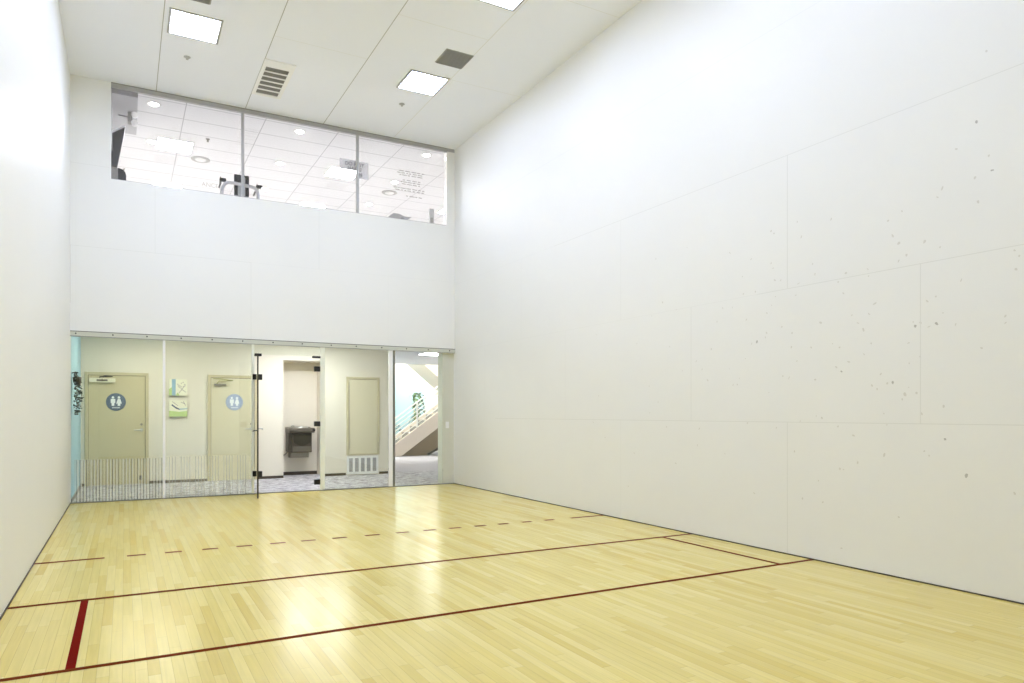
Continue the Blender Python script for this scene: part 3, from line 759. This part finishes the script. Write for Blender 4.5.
# hanging plant on the blue wall
PY = .32
t = thing('hanging_plant', (.04, PY, 1.30), 'dark trailing plant hanging on the blue hallway wall at far left', 'plant')
a = MB(); a.tube([(.0, PY, 1.90), (.05, PY, 1.92), (.07, PY, 1.86)], .008); a.lathe((.07, PY, 1.72), [(.035, 0), (.055, .06), (.06, .12), (.05, .125)], 0, 16); a.build('wall_basket', M['bronze'], t)
lf = MB(); rl = random.Random(11)
for k in range(330):
    h_ = rl.random(); z = 1.30 + .62*h_; r = .025 + .075*math.sin(PI*min(1, .12+h_*.88))
    a_ = rl.uniform(-1.5, 1.5); px, py = .025 + abs(math.cos(a_))*r*rl.uniform(.3, 1), PY + math.sin(a_)*r*1.5
    d_ = Vector((rl.uniform(.1, 1), rl.uniform(-1, 1), rl.uniform(-1, .4))).normalized(); sd = d_.cross(Vector((rl.uniform(-1, 1), rl.uniform(-1, 1), 1))).normalized()
    l_ = rl.uniform(.03, .055); p = Vector((max(.02, px), py, z))
    m = 0 if rl.random() < .84 else 1
    q = p + d_*l_*.5
    lf.face([p, q + sd*l_*.3 + Vector((.004, 0, 0)), p + d_*l_, q - sd*l_*.3], m)
lf.build('foliage', [M['leafdark'], M['leafpale']], t)

# access panel and vent below it
t = thing('access_panel', (5.175, FW, .43), 'tall tan framed access panel on the hallway wall above the white vent', 'access panel')
a = MB(); x0, x1, z0, z1 = 4.81, 5.54, .425, 2.08
a.box(x0, x0+.055, FW-.028, FW-.001, z0, z1); a.box(x1-.055, x1, FW-.028, FW-.001, z0, z1); a.box(x0+.055, x1-.055, FW-.028, FW-.001, z1-.055, z1); a.box(x0+.055, x1-.055, FW-.028, FW-.001, z0, z0+.03)
a.build('frame', M['tanframe'], t, .004)
a = MB(); a.box(x0+.06, x1-.06, FW-.014, FW-.001, z0+.034, z1-.06); a.build('panel', M['tanpale'], t)
a = MB(); a.tube([(x0+.058, FW-.024, .55), (x0+.058, FW-.024, 1.95)], .005); a.build('hinge', M['gunlight'], t)
t = thing('wall_vent', (5.165, FW, .02), 'white louvred return air vent at the foot of the hallway wall', 'vent')
a = MB(); x0, x1, z0, z1 = 4.82, 5.512, .015, .40
a.box(x0, x1, FW-.016, FW-.001, z1-.045, z1); a.box(x0, x1, FW-.016, FW-.001, z0, z0+.05)
nc = 5; cw = .082; gp_ = (x1-x0-nc*cw)/(nc+1)
xs = x0
for k in range(nc+1):
    a.box(xs, xs+gp_, FW-.016, FW-.001, z0+.05, z1-.045); xs += gp_+cw
a.build('frame', M['white'], t)
a = MB(); a.box(x0+.02, x1-.02, FW-.004, FW-.001, z0+.05, z1-.045); a.build('backing', M['slot'], t)
for k in range(nc):
    a = MB(); xs = x0+gp_+k*(gp_+cw)
    for q in range(10):
        zz = z0+.052+q*.0287; a.prism([(FW-.014, zz), (FW-.004, zz+.014), (FW-.004, zz+.022), (FW-.014, zz+.008)], 'yz', xs, xs+cw)
    a.build('louvers', M['lgray'], t)

# drinking fountain
FX0, FX1 = 3.715, 4.155
t = thing('drinking_fountain', ((FX0+FX1)/2, AB, .36), 'wall mounted dark drinking fountain in the hallway alcove', 'drinking fountain')
a = MB(); a.rbox(FX0-.03, FX0+.06, 2.99, AB-.001, .50, 1.0, .01); a.box(FX0+.02, FX1, 2.95, AB-.001, .49, .92); a.build('cabinet', M['gunmetal'], t, .008)
arc = [(FX0+.06, .86), (FX1-.03, .86), (FX1-.03, .70)] + [(FX1-.03-(FX1-FX0-.09)*k/10, .70-.07*math.sin(PI*k/10)) for k in range(1, 10)] + [(FX0+.06, .70)]
a = MB(); a.prism(arc, 'xz', 2.935, 2.951); a.build('apron_panel', M['bronze'], t)
a = MB(); a.box(FX0+.05, FX1-.02, 2.938, 2.951, .515, .615); a.build('front_panel', M['gunmid'], t)
a = MB(); prof = [(2.86, .93), (2.86, .985), (2.885, 1.005), (3.05, .995), (3.2, 1.0), (AB-.001, 1.02), (AB-.001, .90), (2.90, .90)]
a.prism(prof, 'yz', FX0-.035, FX1+.045); a.build('basin_top', M['gunmid'], t, .01)
a = MB(); a.lathe((3.93, 3.03, 1.0), [(.16, .004), (.155, .034), (.12, .030), (.06, .012)], 0, 28); a.build('basin', M['steel'], t)
a = MB(); a.tube([(FX0+.05, 3.12, 1.0), (FX0+.05, 3.12, 1.035), (FX0+.08, 3.10, 1.045), (FX0+.11, 3.08, 1.035)], .012); a.build('spout', M['steel'], t)
a = MB(); a.rbox(FX1-.01, FX1+.048, 2.85, 2.862, .935, .985, .01); a.build('push_bar', M['black'], t)
a = MB(); a.box(FX0+.03, FX1-.03, 3.10, AB-.001, .375, .492); a.build('lower_housing', M['gunlight'], t)
a = MB(); a.tube([(FX0-.0, 3.22, .50), (FX0-.05, 3.24, .44), (FX0-.13, AB-.012, .40)], .012); a.build('drain_pipe', M['gunlight'], t)

# ------------------------------------------------------------------ lobby with the staircase
g = MB(); g.box(5.65, 5.75, FW+.12, 7.45, 0, HC+.1); g.box(5.65, 5.75, 7.45, 12.2, 0, H); struct('wall_lobby_left', g, M['hallwhite'])
g = MB(); g.box(12.5, 12.6, .14, 12.2, 0, H); struct('wall_lobby_right', g, M['hallwhite'])
g = MB(); g.box(5.65, 12.6, 12.2, 12.3, 0, H); g.box(5.75, 10.48, 12.19, 12.2, 0, 2.68, 1)
struct('wall_lobby_back', g, [M['hallwhite'], M['bluepale']], 'white lobby wall with a pale blue lower part')
g = MB(); g.box(W+.25, 12.6, .0, .14, 0, HC+.1); struct('wall_lobby_near', g, M['hallwhite'])
g = MB(); g.box(5.65, 12.6, 7.36, 7.45, HC, H+.1); struct('wall_lobby_upper', g, M['hallwhite'])
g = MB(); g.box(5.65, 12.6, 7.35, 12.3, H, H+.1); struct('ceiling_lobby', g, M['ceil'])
sk = thing('lobby_fill_panel', (9.3, 9.8, H), 'large light panel added over the staircase, out of sight above', 'lobby_fill_panel')  # made-up glowing panel, added unseen to flood the lobby with light
a = MB()
for q in ((7.0, 11.6, 8.1, 8.2), (7.0, 11.6, 11.4, 11.5), (7.0, 7.1, 8.2, 11.4), (11.5, 11.6, 8.2, 11.4)): a.box(*q, H-.05, H)
a.build('frame', M['white'], sk)
a = MB(); a.box(7.1, 11.5, 8.2, 11.4, H-.03, H-.005); a.build('glow_panel', M['lobby_fill'], sk)

SL = .70; SX = 8.07
st = thing('staircase', (8.0, 8.2, 0), 'cream staircase rising to the right seen through the rightmost glass panel', 'staircase')
zb = lambda x: SL*(x-SX)
a = MB(); XE = 10.6
a.prism([(SX-.5/SL, 0), (SX, 0), (XE, zb(XE)), (XE, zb(XE)+.5)], 'xz', 8.20, 8.26); a.build('front_stringer', M['stairpink'], st)
a = MB(); a.prism([(SX-.5/SL, 0), (SX, 0), (XE, zb(XE)), (XE, zb(XE)+.5)], 'xz', 9.16, 9.22); a.build('rear_stringer', M['stairpink'], st)
run = .27; k = 0; x = SX-.42
while x < XE-.05:
    zt = max(.16, zb(x+run*.5)+.34)
    q = MB(); q.box(x, x+run+.02, 8.26, 9.16, zt-.05, zt); q.box(x, x+.02, 8.26, 9.16, max(0, zt-.20), zt-.05); q.build('tread', M['gray'], st)
    x += run
a = MB(); ZL = zb(XE)+.42; a.box(XE, 12.4, 8.2, 11.6, ZL-.28, ZL); a.build('landing', M['stairpink'], st)
a = MB(); a.prism([(SX+.05, 0), (9.08, 0), (9.20, .10), (9.75, .42), (XE, .95), (XE, zb(XE)-.02)], 'xz', 8.42, 8.50); a.build('understair_panel', M['understair'], st)
a = MB(); a.prism([(9.05, 0), (9.20, .07), (9.75, .36), (XE, .88), (XE, .97), (9.75, .45), (9.20, .14), (9.0, 0.05)], 'xz', 8.38, 8.42); a.build('understair_edge', M['bronze'], st)
# upper flight, rising to the left behind the first
zB = lambda x: ZL-.12 + .80*(10.9-x)
a = MB(); a.prism([(10.9, zB(10.9)-.25), (8.9, zB(8.9)-.25), (8.9, zB(8.9)+.25), (10.9, zB(10.9)+.25)], 'xz', 9.85, 9.91)
a.prism([(10.9, zB(10.9)-.22), (8.9, zB(8.9)-.22), (8.9, zB(8.9)-.10), (10.9, zB(10.9)-.10)], 'xz', 9.91, 11.3)
a.build('upper_flight', M['stairpink'], st)
a = MB(); a.box(7.2, 8.9, 9.85, 11.9, zB(8.9)-.05, zB(8.9)+.2); a.build('upper_landing', M['stairpink'], st)
def rail(y, za, xa, xb, n, h0, h1, r=.018):
    a = MB(); a.tube([(xa, y, za(xa)+h1), (xb, y, za(xb)+h1)], r*1.2); t = a.build('railing', M['white'], st); t['label'] = 'white stair railing'
    for k in range(n):
        h = h0 + (h1-h0)*k/n
        a = MB(); a.tube([(xa, y, za(xa)+h), (xb, y, za(xb)+h)], r*.8); a.build('bar', M['white'], t)
    m_ = 4
    for k in range(m_):
        x = xa + (xb-xa)*(k+.35)/m_
        a = MB(); a.box(x-.022, x+.022, y-.022, y+.022, za(x), za(x)+h1); a.build('baluster', M['white'], t)
rail(8.23, lambda x: zb(x)+.5, 7.62, 10.55, 5, .12, .78)
rail(9.88, lambda x: zB(x)+.25, 10.8, 8.95, 4, .12, .75)

# palm and shrubs behind the railing
def frond(mb, base, dirv, ln, w_, droop, m=0):
    d = Vector(dirv).normalized(); side = d.cross(Vector((0, 0, 1)))
    if side.length < .01: side = Vector((1, 0, 0))
    side.normalize(); P = [Vector(base) + d*ln*s_ + Vector((0, 0, -droop*s_*s_*ln)) for s_ in (0, .25, .5, .75, 1)]
    ws = (.25, .9, 1, .65, .05)
    for k in range(4):
        mb.face([P[k]-side*w_*ws[k], P[k]+side*w_*ws[k], P[k+1]+side*w_*ws[k+1], P[k+1]-side*w_*ws[k+1]], m)
t = thing('potted_palm', (9.14, 9.62, 0), 'green potted palm behind the staircase railing', 'plant')
a = MB(); a.lathe((9.14, 9.62, 0), [(.13, 0), (.17, .28), (.185, .30), (.17, .31), (.15, .27)], 0, 24); a.build('pot', M['pot'], t)
rp_ = random.Random(4)
a = MB()
for k in range(5):
    x, y = 9.14+rp_.uniform(-.06, .06), 9.62+rp_.uniform(-.05, .05); a.tube([(x, y, .26), (x+rp_.uniform(-.03, .03), y, .9), (x+rp_.uniform(-.12, .12), y, 1.35+rp_.uniform(0, .4))], [.02, .016, .01])
a.build('stem', M['stem'], t)
a = MB()
for k in range(90):
    h = 1.0 + .95*rp_.random(); an = rp_.uniform(0, 2*PI); el = rp_.uniform(.1, 1.8)
    frond(a, (9.14+rp_.uniform(-.1, .1), 9.62+rp_.uniform(-.06, .06), h), (math.cos(an), .7*math.sin(an), el), rp_.uniform(.26, .42), rp_.uniform(.03, .055), rp_.uniform(.5, 1.3), 0 if rp_.random() < .75 else 1)
a.build('fronds', [M['leaf'], M['leafdark']], t)
def shrub(x, y, h, r, label, seed):
    t = thing('potted_shrub', (x, y, 0), label, 'plant', 'dark shrubs behind the staircase'); R_ = random.Random(seed)
    a = MB(); a.lathe((x, y, 0), [(.10, 0), (.14, .22), (.155, .24), (.14, .25)], 0, 20); a.build('pot', M['pot'], t)
    a = MB()
    for k in range(80):
        an = R_.uniform(0, 2*PI); frond(a, (x+R_.uniform(-.1, .1)*r*4, y+R_.uniform(-.1, .1), .22+(h-.3)*R_.random()), (math.cos(an), math.sin(an), R_.uniform(.2, 1.2)), R_.uniform(.12, .25), .025, .6)
    a.build('foliage', M['leafdark'], t)
shrub(8.52, 9.65, 1.0, .3, 'dark shrub at the foot of the stairs behind the railing', 21)
shrub(9.72, 10.5, 1.55, .3, 'dark shrub right of the palm behind the railing', 22)

# ------------------------------------------------------------------ camera, world, colour
cam = bpy.data.cameras.new('camera'); co = bpy.data.objects.new('camera', cam); C.objects.link(co)
cam.sensor_width = 36; cam.lens = 694.73/1024*36
cam.shift_x = (512-497.37)/1024; cam.shift_y = (413.56-341.5)/1024
co.location = (.697, -11.745, 1.301); co.rotation_euler = (PI/2, 0, -.49205)
cam.clip_start = .02
S.camera = co
wd = bpy.data.worlds.new('world'); S.world = wd; wd.use_nodes = True
wd.node_tree.nodes['Background'].inputs[0].default_value = (.9, .95, 1, 1); wd.node_tree.nodes['Background'].inputs[1].default_value = .5
S.view_settings.view_transform = 'Standard'; S.view_settings.look = 'None'
S.view_settings.gamma = 1; S.view_settings.exposure = .36; S.view_settings.use_curve_mapping = False
S.cycles.use_denoising = True
S.cycles.max_bounces = 16; S.cycles.diffuse_bounces = 10; S.cycles.glossy_bounces = 6; S.cycles.transparent_max_bounces = 24
S.cycles.sample_clamp_indirect = 8
